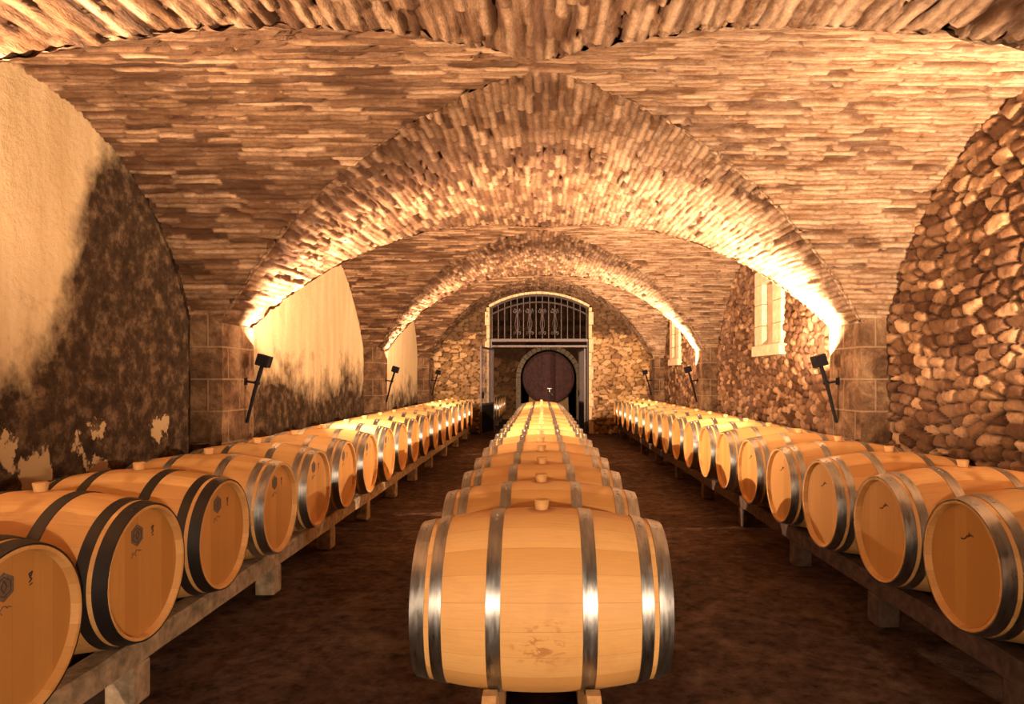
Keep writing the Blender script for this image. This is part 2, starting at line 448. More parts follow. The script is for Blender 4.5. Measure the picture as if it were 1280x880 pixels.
def build_vault():
    V = []; Fc = []; UV = []; TN = []; JT = []; nb = 0
    def add(P, nrm, u, v):
        nonlocal nb
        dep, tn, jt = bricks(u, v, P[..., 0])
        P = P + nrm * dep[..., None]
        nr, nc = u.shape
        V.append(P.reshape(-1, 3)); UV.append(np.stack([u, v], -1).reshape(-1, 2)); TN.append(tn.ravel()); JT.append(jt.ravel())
        idx = np.arange(nr * nc).reshape(nr, nc) + nb
        Fc.append(np.stack([idx[:-1, :-1], idx[1:, :-1], idx[1:, 1:], idx[:-1, 1:]], -1).reshape(-1, 4))
        nb += nr * nc
    def prof(y):
        c = crown(y); rise = c - SPR; R = (XP * XP + rise * rise) / (2 * rise)
        return c, R
    def xg(y):
        for bay in BAYS:
            if bay[0] <= y <= bay[1]:
                t, _ = trans_h(y, bay); c, R = prof(y); zc = c - R
                if t >= c: return 0.
                return min(XP, math.sqrt(max(0, R * R - (t - zc) ** 2)))
        return XP
    # long vault, in stretches of different fineness
    for (a, b2, st, nc) in ((-4.6, 1.6, .08, 120), (1.6, 6.8, .026, 600), (6.8, 12.6, .036, 460), (12.6, 18.1, .05, 330)):
        ys = np.linspace(a, b2, int((b2 - a) / st) + 1); P = np.zeros((len(ys), nc + 1, 3)); U = np.zeros(P.shape[:2]); W = np.zeros(P.shape[:2]); Nn = np.zeros(P.shape)
        for i_, y in enumerate(ys):
            g_ = xg(y); c, R = prof(y)
            if g_ > 0: g_ = min(XP + .02, g_ + .020)
            lim = math.asin(g_ / R); full = 1.08
            th = np.clip(np.linspace(-full, full, nc + 1), -lim, lim)
            P[i_, :, 0] = R * np.sin(th); P[i_, :, 1] = y; P[i_, :, 2] = H + c - R + R * np.cos(th)
            if g_ == 0.: P[i_, :, 2] += .02
            U[i_] = y; W[i_] = (R * th) * .86 + 50
            Nn[i_, :, 0] = np.sin(th); Nn[i_, :, 2] = np.cos(th)
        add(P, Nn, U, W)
    # side webs over each bay
    for bi, (bay, st, nc) in enumerate(zip(BAYS, (.06, .0115, .017, .024), (50, 150, 120, 90))):
        c0 = (bay[0] + bay[1]) / 2; w = (bay[1] - bay[0]) / 2; rise = crown(c0) - SPR; R = (w * w + rise * rise) / (2 * rise)
        T = math.asin(w / R); ths = np.linspace(-T, T, int(2 * T * R / st))
        for sgn in (-1, 1):
            P = np.zeros((len(ths), nc + 1, 3)); U = np.zeros(P.shape[:2]); W = np.zeros(P.shape[:2]); Nn = np.zeros(P.shape)
            for i_, th in enumerate(ths):
                y = c0 + R * math.sin(th); g_ = max(0, xg(min(max(y, bay[0] + 1e-4), bay[1] - 1e-4)) - .006)
                x = np.maximum(np.linspace(0, XW + .14, nc + 1), g_)
                P[i_, :, 0] = sgn * x; P[i_, :, 1] = y; P[i_, :, 2] = H + crown(c0) - R + R * math.cos(th)
                U[i_] = sgn * x + 20 * bi + 10; W[i_] = R * th + 20
                Nn[i_, :, 1] = math.sin(th); Nn[i_, :, 2] = math.cos(th)
            add(P, Nn, U, W)
    V_ = np.concatenate(V); F_ = np.concatenate(Fc); UV_ = np.concatenate(UV)
    me = bpy.data.meshes.new('ceiling')
    me.vertices.add(len(V_)); me.vertices.foreach_set('co', V_.astype(np.float32).ravel())
    me.loops.add(len(F_) * 4); me.loops.foreach_set('vertex_index', F_.astype(np.int32).ravel())
    me.polygons.add(len(F_)); me.polygons.foreach_set('loop_start', np.arange(0, len(F_) * 4, 4, dtype=np.int32))
    me.update(calc_edges=True); me.validate()
    uvl = me.uv_layers.new(name='UVMap'); uvl.data.foreach_set('uv', UV_[F_.ravel()].astype(np.float32).ravel())
    for nm, arr in (('tone', np.concatenate(TN)), ('joint', np.concatenate(JT))):
        at = me.attributes.new(nm, 'FLOAT', 'POINT'); at.data.foreach_set('value', arr.astype(np.float32))
    me.materials.append(M['brick'])
    o = bpy.data.objects.new('ceiling', me); COL.objects.link(o)
    return tag(o, 'brick groin vault ceiling with diagonal edges rising from the pillars', 'ceiling', kind='structure')
build_vault()

# ------------------------------------------------------------------ rubble walls (real relief)
def rubble_grid(name, u0, u1, v0, v1, res, place, mat, depth=.055, cw=.20, ch=.115, seed=1, mask=None):
    rng = np.random.default_rng(seed)
    nu = max(2, int((u1 - u0) / res)); nv = max(2, int((v1 - v0) / res))
    u = np.linspace(u0, u1, nu + 1); v = np.linspace(v0, v1, nv + 1)
    U, V = np.meshgrid(u, v)
    # wavy courses
    Vw = V + .03 * np.sin(U * 2.1 + seed) + .018 * np.sin(U * 5.3 + 1.7 * seed)
    Uw = U + .02 * np.sin(V * 7 + seed)
    gi = np.floor((Vw - v0) / ch).astype(int) + 4; gj = np.floor((Uw - u0) / cw).astype(int) + 4
    NR = gi.max() + 6; NCc = gj.max() + 6
    ju = rng.uniform(-.42, .42, (NR, NCc)); jv = rng.uniform(-.34, .34, (NR, NCc))
    sz = rng.uniform(-.10, .20, (NR, NCc)); tone = rng.random((NR, NCc)); offs = rng.random((NR, NCc))
    F1 = np.full(U.shape, 9.); F2 = np.full(U.shape, 9.); T = np.zeros(U.shape); O = np.zeros(U.shape)
    for di in range(-2, 3):
        for dj in range(-2, 3):
            i = np.clip(gi + di, 0, NR - 1); j = np.clip(gj + dj, 0, NCc - 1)
            su = u0 + (j - 4 + .5 + .5 * (i % 2) + ju[i, j]) * cw; sv = v0 + (i - 4 + .5 + jv[i, j]) * ch
            d = (np.abs((Uw - su) / cw) ** 2.3 + np.abs((Vw - sv) / ch) ** 2.3) ** (1 / 2.3) - sz[i, j]
            near = d < F1
            F2 = np.where(near, F1, np.minimum(F2, d)); T = np.where(near, tone[i, j], T); O = np.where(near, offs[i, j], O)
            F1 = np.where(near, d, F1)
    e = np.clip((F2 - F1) / .42, 0, 1)
    prof = np.sqrt(np.clip(1 - (1 - e) ** 2, 0, 1))
    hgt = depth * prof * (.55 + .45 * O)
    fine = np.array([[mnoise.noise(Vector((a * 13, b * 13, seed))) for a in u] for b in v]) if nu * nv < 70000 else 0
    hgt = hgt + .008 * fine * prof
    joint = np.clip(1.15 - e / .30, 0, 1)
    co = np.array([place(a, b, h) for a, b, h in zip(U.ravel(), V.ravel(), hgt.ravel())], dtype=np.float32)
    idx = np.arange((nu + 1) * (nv + 1)).reshape(nv + 1, nu + 1)
    q = np.stack([idx[:-1, :-1], idx[:-1, 1:], idx[1:, 1:], idx[1:, :-1]], -1).reshape(-1, 4)
    if mask is not None:
        cu = ((U[:-1, :-1] + U[1:, 1:]) / 2).ravel(); cv = ((V[:-1, :-1] + V[1:, 1:]) / 2).ravel()
        q = q[np.array([mask(a, b) for a, b in zip(cu, cv)])]
    me = bpy.data.meshes.new(name); me.from_pydata(co.tolist(), [], q.tolist()); me.update()
    for nm, arr in (('tone', T), ('joint', joint)):
        at = me.attributes.new(nm, 'FLOAT', 'POINT'); at.data.foreach_set('value', arr.ravel().astype(np.float32))
    me.polygons.foreach_set('use_smooth', [True] * len(me.polygons))
    me.materials.append(mat)
    return me

def join_meshes(name, meshes, mat):
    import bmesh
    bm = bmesh.new()
    for me in meshes: bm.from_mesh(me)
    out = bpy.data.meshes.new(name); bm.to_mesh(out); bm.free()
    out.materials.append(mat)
    o = bpy.data.objects.new(name, out); COL.objects.link(o); return o

WIN = [(9.25, .21), (15.75, .21)]          # window centres along the right wall and half width of the slit
def wmask(y, z):
    for c, w in WIN:
        if abs(y - c) < w + .05 and 1.84 < z < 2.82: return False
    return True
pr = lambda u, v, h: (XW + .02 - h, u, v)
parts = [rubble_grid('r1', 2.0, 6.3, .35, 3.4, .0140, pr, M['rubble'], .095, .185, .088, 3),
         rubble_grid('r2', 6.5, 12.3, .35, 3.6, .020, pr, M['rubble'], .085, .175, .088, 5, wmask),
         rubble_grid('r3', 12.4, 18.2, .35, 3.8, .028, pr, M['rubble'], .08, .18, .095, 8, wmask),
         rubble_grid('r0', -4.6, 2.0, .0, 3.4, .05, pr, M['rubble'], .06, .22, .13, 9),
         rubble_grid('rb', 2.0, 18.2, .0, .35, .06, pr, M['rubble'], .05, .22, .13, 10)]
tag(join_meshes('wall_right', parts, M['rubble']), 'right side wall of dark rounded rubble stones', 'wall', kind='structure')

# left wall: stained plaster with a gentle wave
def grid_plane(name, us, vs, place, mat):
    mb = MB(); n = len(us)
    for v in vs:
        for u in us: mb.v.append(place(u, v))
    for i in range(len(vs) - 1):
        for j in range(n - 1):
            a = i * n + j; mb.f.append((a, a + 1, a + 1 + n, a + n))
    return mb.build(name, mat, smooth=True)
tag(grid_plane('wall_left', np.linspace(-4.6, 18.2, 230), np.linspace(0, 3.8, 40),
    lambda u, v: (-XW + .02 * mnoise.noise(Vector((u * .9, v * .9, 3.))) + .006 * mnoise.noise(Vector((u * 4, v * 4, 1.))), u, v), M['plaster']),
    'left side wall of cream plaster stained black from below', 'wall', kind='structure')
tag(grid_plane('floor', np.linspace(-3.4, 3.4, 60), np.linspace(-4.6, 26, 160),
    lambda u, v: (u, v, .012 * mnoise.noise(Vector((u * 1.3, v * 1.3, 0.))) - .012), M['floor']),
    'dark packed earth floor running down the cellar', 'floor', kind='structure')
b = MB(); b.box((-3.5, -4.75, 0), (3.5, -4.6, 4.2)); o = b.build('wall_back', M['plaster'])
tag(o, 'plastered wall behind the viewpoint', 'wall', kind='structure')

# pillars
PNAME = ['rear', 'nearest', 'first', 'second', 'last']
for i, (a, bk) in enumerate(PIERS):
    for sgn, side in ((-1, 'left'), (1, 'right')):
        mb = MB(); nz = 26; ny = 8; nx = 6
        x0, x1 = sgn * XP, sgn * (XW + .25)
        top = H + SPR + .10
        def wv(p): return Vector(p) + Vector((.010 * mnoise.noise(Vector(p) * 6), .010 * mnoise.noise(Vector(p) * 6 + Vector((9, 0, 0))), 0))
        def sheet(fn, nu, nv):
            vs = [wv(fn(u / nu, v / nv)) for v in range(nv + 1) for u in range(nu + 1)]
            fs = [(v * (nu + 1) + u, v * (nu + 1) + u + 1, (v + 1) * (nu + 1) + u + 1, (v + 1) * (nu + 1) + u) for v in range(nv) for u in range(nu)]
            mb.add(vs, fs)
        th = H + SPR + .0
        sheet(lambda u, v: (x0, a + (bk - a) * u, (th + .005) * v), ny, nz)
        sheet(lambda u, v: (x0 + (x1 - x0) * u, a, top * v), nx, nz)
        sheet(lambda u, v: (x0 + (x1 - x0) * u, bk, top * v), nx, nz)
        o = mb.build('stone_pillar', M['block'])
        box_uv(o.data)
        lab = {'rear': 'stone pillar against the wall behind the viewpoint, %s side', 'nearest': 'dressed stone pillar beside the viewpoint, %s side',
               'first': 'broad dark stone pillar where the nearest big arch springs, %s side', 'second': 'stone pillar carrying the middle arch, %s side',
               'last': 'stone pillar in the corner beside the gated end wall, %s side'}[PNAME[i]] % side
        tag(o, lab, 'pillar', 'stone pillars of the vault', 'structure')

# end wall with the arched gateway
GX0, GX1 = -1.385, 1.256; GC = (GX0 + GX1) / 2; GW = (GX1 - GX0) / 2
GS, GT = 3.36, 3.72; GR = (GW ** 2 + (GT - GS) ** 2) / (2 * (GT - GS))
def arch_z(x, r=0., up=0.):
    d = min(abs(x - GC), GW + r)
    return GT + up - GR + math.sqrt(max(0, GR ** 2 - d * d))
def emask(x, z): return not (GX0 - .05 < x < GX1 + .05 and z < arch_z(x) + .05)
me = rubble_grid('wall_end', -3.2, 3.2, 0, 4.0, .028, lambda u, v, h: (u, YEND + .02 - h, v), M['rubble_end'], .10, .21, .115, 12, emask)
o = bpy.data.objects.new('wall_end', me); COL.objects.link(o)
tag(o, 'pale rubble stone end wall around the arched gateway', 'wall', kind='structure')
# dressed jambs and arch of the gateway
mb = MB()
z = 0.
k = 0
while z < GS - .02:
    h = min(.36, GS - z)
    for sx, xx in ((-1, GX0), (1, GX1)):
        w = .08 if k % 2 else .12
        mb.box((min(xx, xx + sx * w), YEND - .065, z + .004), (max(xx, xx + sx * w), YEND + .45, z + h - .004), bev=.012)
    z += h; k += 1
nv_ = 17
for k in range(nv_):
    xa = GX0 + (GX1 - GX0) * k / nv_ + .004; xb = GX0 + (GX1 - GX0) * (k + 1) / nv_ - .004
    mb.prism([(xa, arch_z(xa)), (xb, arch_z(xb)), (xb + .02 * (xb - GC), arch_z(xb) + .055), (xa + .02 * (xa - GC), arch_z(xa) + .055)], YEND - .065, YEND + .45, 'y')
tag(mb.build('trim_1', M['dress']), 'dressed pale stone jambs and flat arch framing the gateway', 'trim', kind='structure')

# windows in the right wall
for wi, (c, w) in enumerate(WIN):
    root = empty('window_%d' % (wi + 1), (XW, c, 1.77))
    tag(root, ['narrow stone slit window in the near part of the right wall', 'narrow stone slit window deep along the right wall near the end'][wi], 'window', kind='structure')
    def bx(lo, hi, nm, m, bev=.012):
        mb = MB(); mb.box(lo, hi, bev=bev); return mb.build(nm, m, root)
    fw = .33
    for sg in (-1, 1):
        ya, yb = sorted((sg * w, sg * (w + fw)))
        mb = MB()
        for (za, zb) in ((.15, .42), (.425, .72), (.725, 1.0)):
            mb.box((-.085, ya, za), (.05, yb, zb), bev=.012)
        mb.build('window_jamb', M['dress'], root)
        mb = MB()                                        # splayed reveal
        mb.prism([(.0, sg * w), (.30, sg * w * .55), (.30, sg * (w * .55 + .05)), (.0, sg * (w + .05))], .14, 1.0, 'z')
        mb.build('reveal', M['dress'], root)
    bx((-.12, -w - fw - .03, 0), (.31, w + fw + .03, .147), 'window_sill', M['dress'])
    bx((-.085, -w - fw, 1.003), (.31, w + fw, 1.20), 'lintel', M['dress'])
    bx((.27, -w * .6, .14), (.29, w * .6, 1.01), 'pane', M['glass'], 0)

# ------------------------------------------------------------------ barrels
L2 = .468; RB = .345; RC = .285
def rad(x): return RB - (RB - RC) * (abs(x) / L2) ** 2
def hoop_mesh(xa, xb):
    mb = MB(); t = .0035; n = 72
    s = [xa + (xb - xa) * k / 3 for k in range(4)]
    prof = [(x, rad(x) + t) for x in s] + [(x, rad(x) - .002) for x in reversed(s)]
    mb.lathe(prof, n, 'x', close=True)
    # overlap joint with two rivets near the top
    xm = (xa + xb) / 2
    for a in (.20, .30):
        for dx in (0.,):
            xx = xm + dx * (xb - xa) * .6; r = rad(xx) + t
            d = Vector((0, -math.sin(a), math.cos(a)))
            p = Vector((xx, 0, 0)) + d * r
            mb.tube([p - d * .002, p + d * .002, p + d * .0045], [.007, .006, .002], 8)
    return mb
def barrel_meshes():
    out = {}
    mb = MB(); n = 72
    xs = [-L2 + 2 * L2 * k / 28 for k in range(29)]
    prof = [(-L2 + .034, .262), (-L2 + .002, .268), (-L2, .272), (-L2, RC - .004)] + [(x, rad(x)) for x in xs[1:-1]] + [(L2, RC - .004), (L2, .272), (L2 - .002, .268), (L2 - .034, .262)]
    mb.lathe(prof, n); out['body'] = mb
    for nm, sg in (('head_a', 1), ('head_b', -1)):
        mb = MB(); x = sg * (L2 - .030)
        rr = [(x, .2665), (x + sg * .002, .262), (x + sg * .002, .18), (x + sg * .002, .09)]
        mb.lathe(rr, 64)
        base = len(mb.v) - 64; mb.v.append((x + sg * .002, 0, 0)); c = len(mb.v) - 1
        for k in range(64): mb.f.append((base + k, c, base + (k + 1) % 64))
        out[nm] = mb
    mb = MB()
    mb.lathe([(RB - .012, .025), (RB + .004, .026), (RB + .034, .031), (RB + .037, .029), (RB + .037, .012)], 20, 'z')
    base = len(mb.v) - 20; mb.f.append(tuple(range(base, base + 20)))
    out['bung'] = mb
    return out
HOOPS = [(.1435, .194), (.352, .396), (.415, .4675)]

def make_barrel(steel, body_mat):
    root = empty('wine_barrel', (0, 0, 0), cat='barrel')
    bmh = barrel_meshes()
    bmh['body'].build('staves', body_mat, root, smooth=True, ang=40)
    bmh['head_a'].build('barrel_head', M['head'], root)
    bmh['head_b'].build('barrel_head', M['head'], root)
    for a, c in HOOPS:
        hoop_mesh(a, c).build('hoop', steel, root, smooth=True, ang=35)
        hoop_mesh(-c, -a).build('hoop', steel, root, smooth=True, ang=35)
    bmh['bung'].build('bung', M['bung'], root, smooth=True, ang=40)
    return root

def ribbon(mb, pts, w, x0, x1):
    """flat strokes lying on the head plane (y,z)"""
    for (ya, za), (yb, zb) in zip(pts, pts[1:]):
        d = Vector((yb - ya, zb - za)); L = d.length
        if L < 1e-6: continue
        d /= L; nrm = Vector((-d.y, d.x)) * w / 2
        a = Vector((ya, za)) - d * w * .2; c = Vector((yb, zb)) + d * w * .2
        mb.prism([tuple(a - nrm), tuple(c - nrm), tuple(c + nrm), tuple(a + nrm)], x0, x1, 'x')

def add_emblem(root):
    xa, xb = L2 - .029, L2 - .0265
    mb = MB(); hexa = lambda r, y0, z0: [(y0 + r * math.sin(k * PI / 3), z0 + r * math.cos(k * PI / 3)) for k in range(6)]
    mb.prism(hexa(.047, -.045, .165), xa, xb, 'x')
    e = mb.build('emblem', M['ink'], root)
    mb = MB(); ribbon(mb, hexa(.032, -.045, .165) + [hexa(.032, -.045, .165)[0]], .003, xb - .001, xb + .0006)
    ribbon(mb, [(-.045, .185), (-.056, .165), (-.045, .146), (-.034, .165), (-.045, .185)], .004, xb - .001, xb + .0006)
    mb.build('emblem_lines', M['ink_dark'], e)
    mb = MB(); rnd = random.Random(4)
    for row, (z0, ya, yb) in enumerate(((.098, -.085, -.01), (.083, -.088, -.05))):
        y = ya; pts = []
        while y < yb:
            pts.append((y, z0 + rnd.uniform(-.006, .008))); y += .006
        ribbon(mb, pts, .0028, xa, xb)
    mb.build('branding', M['ink'], root)
    mb = MB()
    ribbon(mb, [(.062, .150), (.074, .158), (.066, .166), (.062, .178), (.076, .182), (.070, .168)], .005, xa, xb)
    ribbon(mb, [(.064, .140), (.076, .143)], .004, xa, xb)
    mb.build('cellar_mark', M['ink_dark'], root)
def add_scribble(root):
    mb = MB(); xa, xb = -(L2 - .0265), -(L2 - .029)
    ribbon(mb, [(-.055, .138), (-.035, .142), (-.028, .133), (-.012, .130), (-.002, .119), (.014, .112), (.030, .113)], .006, xa, xb)
    ribbon(mb, [(-.030, .150), (-.018, .128), (-.012, .136)], .004, xa, xb)
    mb.build('cellar_mark', M['ink_dark'], root)

ORD = ['first', 'second', 'third', 'fourth', 'fifth', 'sixth', 'seventh', 'eighth', 'ninth', 'tenth', 'eleventh', 'twelfth', 'thirteenth',
       'fourteenth', 'fifteenth', 'sixteenth', 'seventeenth', 'eighteenth', 'nineteenth', 'twentieth']
proto_grey = make_barrel(M['steel'], M['oak'])
proto_emblem = make_barrel(M['steel'], M['oak']); add_emblem(proto_emblem)
proto_black = make_barrel(M['black'], M['oak']); add_emblem(proto_black)
proto_mark = make_barrel(M['steel'], M['oak']); add_scribble(proto_mark)
proto_front = make_barrel(M['steel'], M['oak_stain'])
used = set()
def barrel(proto, x, y, z, label, group, rz=0.):
    r = proto if proto.name not in used else copy_tree(proto)
    used.add(proto.name)
    r.location = (x, y, z); r.rotation_euler = (0, 0, rz)
    tag(r, label, 'barrel', group)
    return r
ZC = H - .825; ZM = H - .855
# central row
NCEN = 19
for k in range(NCEN):
    y = 2.68 + .722 * k
    if k == 0: lab = 'large oak barrel with wine stains at the front of the central row'
    elif k == NCEN - 1: lab = 'last oak barrel of the central row, in front of the gateway'
    else: lab = 'oak barrel with grey hoops, %s from the front in the central row' % ORD[k]
    barrel(proto_front if k == 0 else proto_grey, random.uniform(-.006, .006) if k else 0, y, ZM, lab, 'barrels of the central row', random.uniform(-.006, .006) if k else 0)
# left row
LY = [2.20, 2.92, 3.63, 4.38, 5.15, 5.90, 6.68, 7.47, 8.26, 9.08, 9.93, 10.78, 11.63, 12.5, 13.4, 14.35, 15.35, 16.35]
LX = -1.68 - L2
for k, y in enumerate(LY):
    black = k < 4 and k != 3
    pr_ = proto_black if black else (proto_emblem if k < 8 else proto_grey)
    if k == len(LY) - 1: lab = 'last oak barrel of the left row, beside the open gate leaf'
    elif k == 0: lab = 'black-hooped oak barrel nearest in the left row, cut off by the frame'
    elif black: lab = 'black-hooped oak barrel with emblem, %s from the near end of left row' % ORD[k]
    elif k < 8: lab = 'grey-hooped oak barrel with emblem, %s from the near end of left row' % ORD[k]
    else: lab = 'grey-hooped oak barrel, %s from the near end of the left row' % ORD[k]
    barrel(pr_, LX + random.uniform(-.008, .008), y, ZC, lab, 'barrels of the left row', random.uniform(-.008, .008))
# right row
RY = [2.30, 3.02, 3.74, 4.52, 5.30, 6.10, 6.92, 7.72, 8.55, 9.38, 10.2, 11.05, 11.9, 12.8, 13.7, 14.6, 15.5, 16.35, 17.15]
RX = 1.85 + L2
for k, y in enumerate(RY):
    if k == len(RY) - 1: lab = 'last oak barrel of the right row, against the end wall'
    elif k == 0: lab = 'oak barrel at the near end of the right row, mostly cut off by the frame'
    elif k < 6: lab = 'shiny-hooped oak barrel with scribbled head, %s from near end of right row' % ORD[k]
    else: lab = 'grey-hooped oak barrel, %s from the near end of the right row' % ORD[k]
    barrel(proto_mark if k < 6 else proto_grey, RX + random.uniform(-.008, .008), y, ZC, lab, 'barrels of the right row', random.uniform(-.008, .008))
# barrels in the room past the gate
AY = [19.6, 20.4, 21.2, 22.0, 22.8]
for k, y in enumerate(AY):
    lab = 'oak barrel beyond the gate, %s of the short row in the dark room' % ('nearest' if k == 0 else 'farthest' if k == len(AY) - 1 else ORD[k])
    barrel(proto_grey, -1.22 - L2, y, ZC, lab, 'barrels beyond the gate')

# ------------------------------------------------------------------ racks
def rack(name, sgn, xc, y0, y1, posts, mat, label):
    root = empty(name, (xc, y0, 0), label=label, cat='rack', group='concrete barrel racks')
    top = ZC - rad(.232) - .006
    for s in (-1, 1):
        xa, xb = sorted((s * .235, s * .35))
        mb = MB(); n = int((y1 - y0) / .25)
        ys = [(y1 - y0) * k / n for k in range(n + 1)]
        sec = [(xa, top - .105), (xb, top - .105), (xb, top - .012), (xb - .012, top), (xa + .012, top), (xa, top - .012)]
        vs = []
        for y in ys:
            for (x, z) in sec:
                p = Vector((x, y, z))
                vs.append((x + .008 * mnoise.noise(p * 5 + Vector((xc, 0, 0))), y, z - abs(.008 * mnoise.noise(p * 4))))
        m_ = len(sec)
        fs = [(i * m_ + k, i * m_ + (k + 1) % m_, (i + 1) * m_ + (k + 1) % m_, (i + 1) * m_ + k) for i in range(n) for k in range(m_)]
        fs += [tuple(range(m_)), tuple(range(n * m_, (n + 1) * m_))]
        mb.add(vs, fs); mb.build('beam', mat, root)
        for p in posts:
            mb = MB(); w = .07
            mb.box((xa - .006, p - w - y0, 0), (xb + .006, p + w - y0, top - .107), bev=.014)
            o = mb.build('leg', mat, root)
    return root
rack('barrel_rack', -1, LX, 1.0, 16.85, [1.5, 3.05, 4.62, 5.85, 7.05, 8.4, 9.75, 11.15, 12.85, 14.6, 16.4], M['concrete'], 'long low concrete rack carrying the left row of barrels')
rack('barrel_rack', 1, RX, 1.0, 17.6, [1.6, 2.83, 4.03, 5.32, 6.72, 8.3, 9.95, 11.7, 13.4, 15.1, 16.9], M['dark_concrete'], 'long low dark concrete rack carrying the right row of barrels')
for i, (a, bk) in enumerate(((19.0, 23.4),)):
    rack('barrel_rack', -1, -1.22 - L2, a, bk, [19.3, 21.2, 23.0], M['dark_concrete'], 'short rack under the barrels beyond the gate')
for sx, nm in ((-1, 'left'), (1, 'right')):
    mb = MB(); zt = ZM - rad(.155) - .005
    mb.box((sx * .185 - .026, 2.2, 0), (sx * .185 + .026, 16.2, zt), bev=.006)
    tag(mb.build('timber_rail', M['timber']), 'long timber rail under the %s half of the central barrels' % nm, 'rail', 'timber rails of the central row')
    mb = MB()
    mb.prism([(2.33, zt + .001), (2.565, zt + .001), (2.50, zt + .036), (2.455, zt + .078), (2.40, zt + .080), (2.33, zt + .05)], sx * .185 - .025, sx * .185 + .025, 'x')
    tag(mb.build('wooden_chock', M['timber']), 'wooden chock wedged under the front central barrel, %s one' % nm, 'chock', 'chocks of the front barrel')

# ------------------------------------------------------------------ torch lamps
LAMPC = (1., .695, .465)
def torch(sgn, y, power, label, tilt=20., inward=0., door=None, xo=XP):
    root = empty('torch_lamp', (sgn * xo, y, 1.03), label=label, cat='wall lamp', group='iron torch lamps on the pillars')
    s = -sgn                                    # towards the aisle
    top = Vector((s * .165, 0, .55))
    mb = MB(); mb.tube([(s * .018, 0, 0), (s * .022, 0, .02), tuple(top * .55), tuple(top * .9), tuple(top)], [.012, .015, .017, .020, .018], 10)
    mb.build('rod', M['iron'], root)
    mb = MB(); mb.tube([(0.0, 0, .40), (s * .10, 0, .385), (s * .135, 0, .38)], [.011, .011, .011], 8)
    mb.box((min(0, s * .012), -.03, .365), (max(0, s * .012), .03, .435), bev=.003)
    cpos = top * (.385 / .55)
    d = top.normalized()
    mb.tube([cpos - d * .014, cpos + d * .014], .028, 12)
    mb.build('bracket', M['iron'], root)
    # flood head: box leaning with the rod; the lens looks forward and up from its far face
    rot = Matrix.Translation(top + d * .05) @ Matrix.Rotation(0 if door else s * math.atan2(top.x * s, top.z), 4, 'Y')
    mb = MB(); mb.box((-.060, -.045, -.056), (.060, .060, .056), rot, bev=.006)
    for k in range(4): mb.box((-.048, -.053, -.042 + k * .026), (.048, -.044, -.035 + k * .026), rot)
    hd = mb.build('lamp_head', M['iron'], root)
    tr = rot @ Matrix.Translation((0, .075, -.012)) @ Matrix.Rotation(math.radians(tilt), 4, 'X')
    mb = MB(); mb.box((-.045, -.008, -.018), (.045, -.002, .018), tr)
    mb.build('lens', M['lens'], hd)
    ld = bpy.data.lights.new('torch_light', 'AREA'); ld.shape = 'RECTANGLE'; ld.size = .08; ld.size_y = .03
    if door == 'top':
        ld.size_y = .008
        mb = MB(); mb.box((-.16, .055, .0015), (.16, .19, .0045), rot); mb.build('added_barn_door', M['iron'], hd)  # added flap out of view, trims the upward light
    elif door == 'bottom':
        mb = MB(); mb.box((min(-.06 * s, .30 * s), .055, -.047), (max(-.06 * s, .30 * s), .26, -.044), rot); mb.build('added_barn_door', M['iron'], hd)  # added flap out of view, keeps lamp light off the barrels
    ld.energy = power; ld.color = LAMPC
    lo = bpy.data.objects.new('torch_light', ld); COL.objects.link(lo); lo.parent = root
    fwd = (tr.to_3x3() @ Vector((0, 1, 0))).normalized(); fwd = (fwd + Vector((s * inward, 0, 0))).normalized()
    lo.location = tr @ Vector((0, .003, 0))
    lo.rotation_euler = fwd.to_track_quat('-Z', 'Y').to_euler()
    return root
PW = 420.
TY = .14                                        # lamps hang just short of the far edge of their pillar
torch(-1, 6.42 + TY, PW * 2.9, 'black iron torch lamp on the first left pillar, nearest on that side', 64, .8)
torch(1, 6.42 + TY, PW * 2.9, 'black iron torch lamp on the first right pillar, nearest on that side', 64, .3)
torch(-1, 12.32 + TY, PW * 2.6, 'black iron torch lamp on the second left pillar', 66, .8)
torch(1, 12.32 + TY, PW * 2.6, 'black iron torch lamp on the second right pillar', 66, .3)
torch(-1, 17.62, 2, 'small black torch lamp on the left corner pillar by the gate', 45)
torch(1, 17.62, 2, 'small black torch lamp on the right corner pillar by the end wall', 45)
torch(-1, 1.84 + TY, PW * 2.7, 'black iron torch lamp on the left pillar beside the viewpoint', 76, 1.0, 'bottom')
torch(1, 3.0, PW * 1.3, 'black iron torch lamp on the rubble wall right of the viewpoint', 55, .3, 'bottom', XW - .07)
torch(-1, -4.2, PW * 1.0, 'added black iron fill lamp on the left pillar behind the viewpoint', 0, .4, 'top')  # rear pair added out of view to brighten the barrel fronts
torch(1, -4.2, PW * 1.6, 'added black iron fill lamp on the right pillar behind the viewpoint', 0, .4, 'top')

# ------------------------------------------------------------------ gateway ironwork
YG = YEND + .06
TZ = 2.47
root = empty('fanlight_grille', (0, YG, TZ), label='arched iron grille with scrolls filling the top of the gateway', cat='grille')
mb = MB()
mb.box((GX0 + .01, -.03, -.02), (GX1 - .01, .03, .06), bev=.005)
mb.box((GX0 + .01, -.025, -.17), (GX1 - .01, .025, -.11), bev=.005)
mb.build('transom', M['gate_iron'], root)
def arc_pts(dz, n=24, inset=.02): return [(x, 0, arch_z(x) + dz - TZ) for x in np.linspace(GX0 + inset, GX1 - inset, n)]
mb = MB(); mb.tube(arc_pts(-.035), .026, 6); mb.build('arch_frame', M['gate_iron'], root)
mb = MB(); mb.tube(arc_pts(-.21), .024, 6); mb.build('arch_band', M['gate_iron'], root)
NB = 16
bxs = [GX0 + .06 + (GX1 - GX0 - .12) * k / (NB - 1) for k in range(NB)]
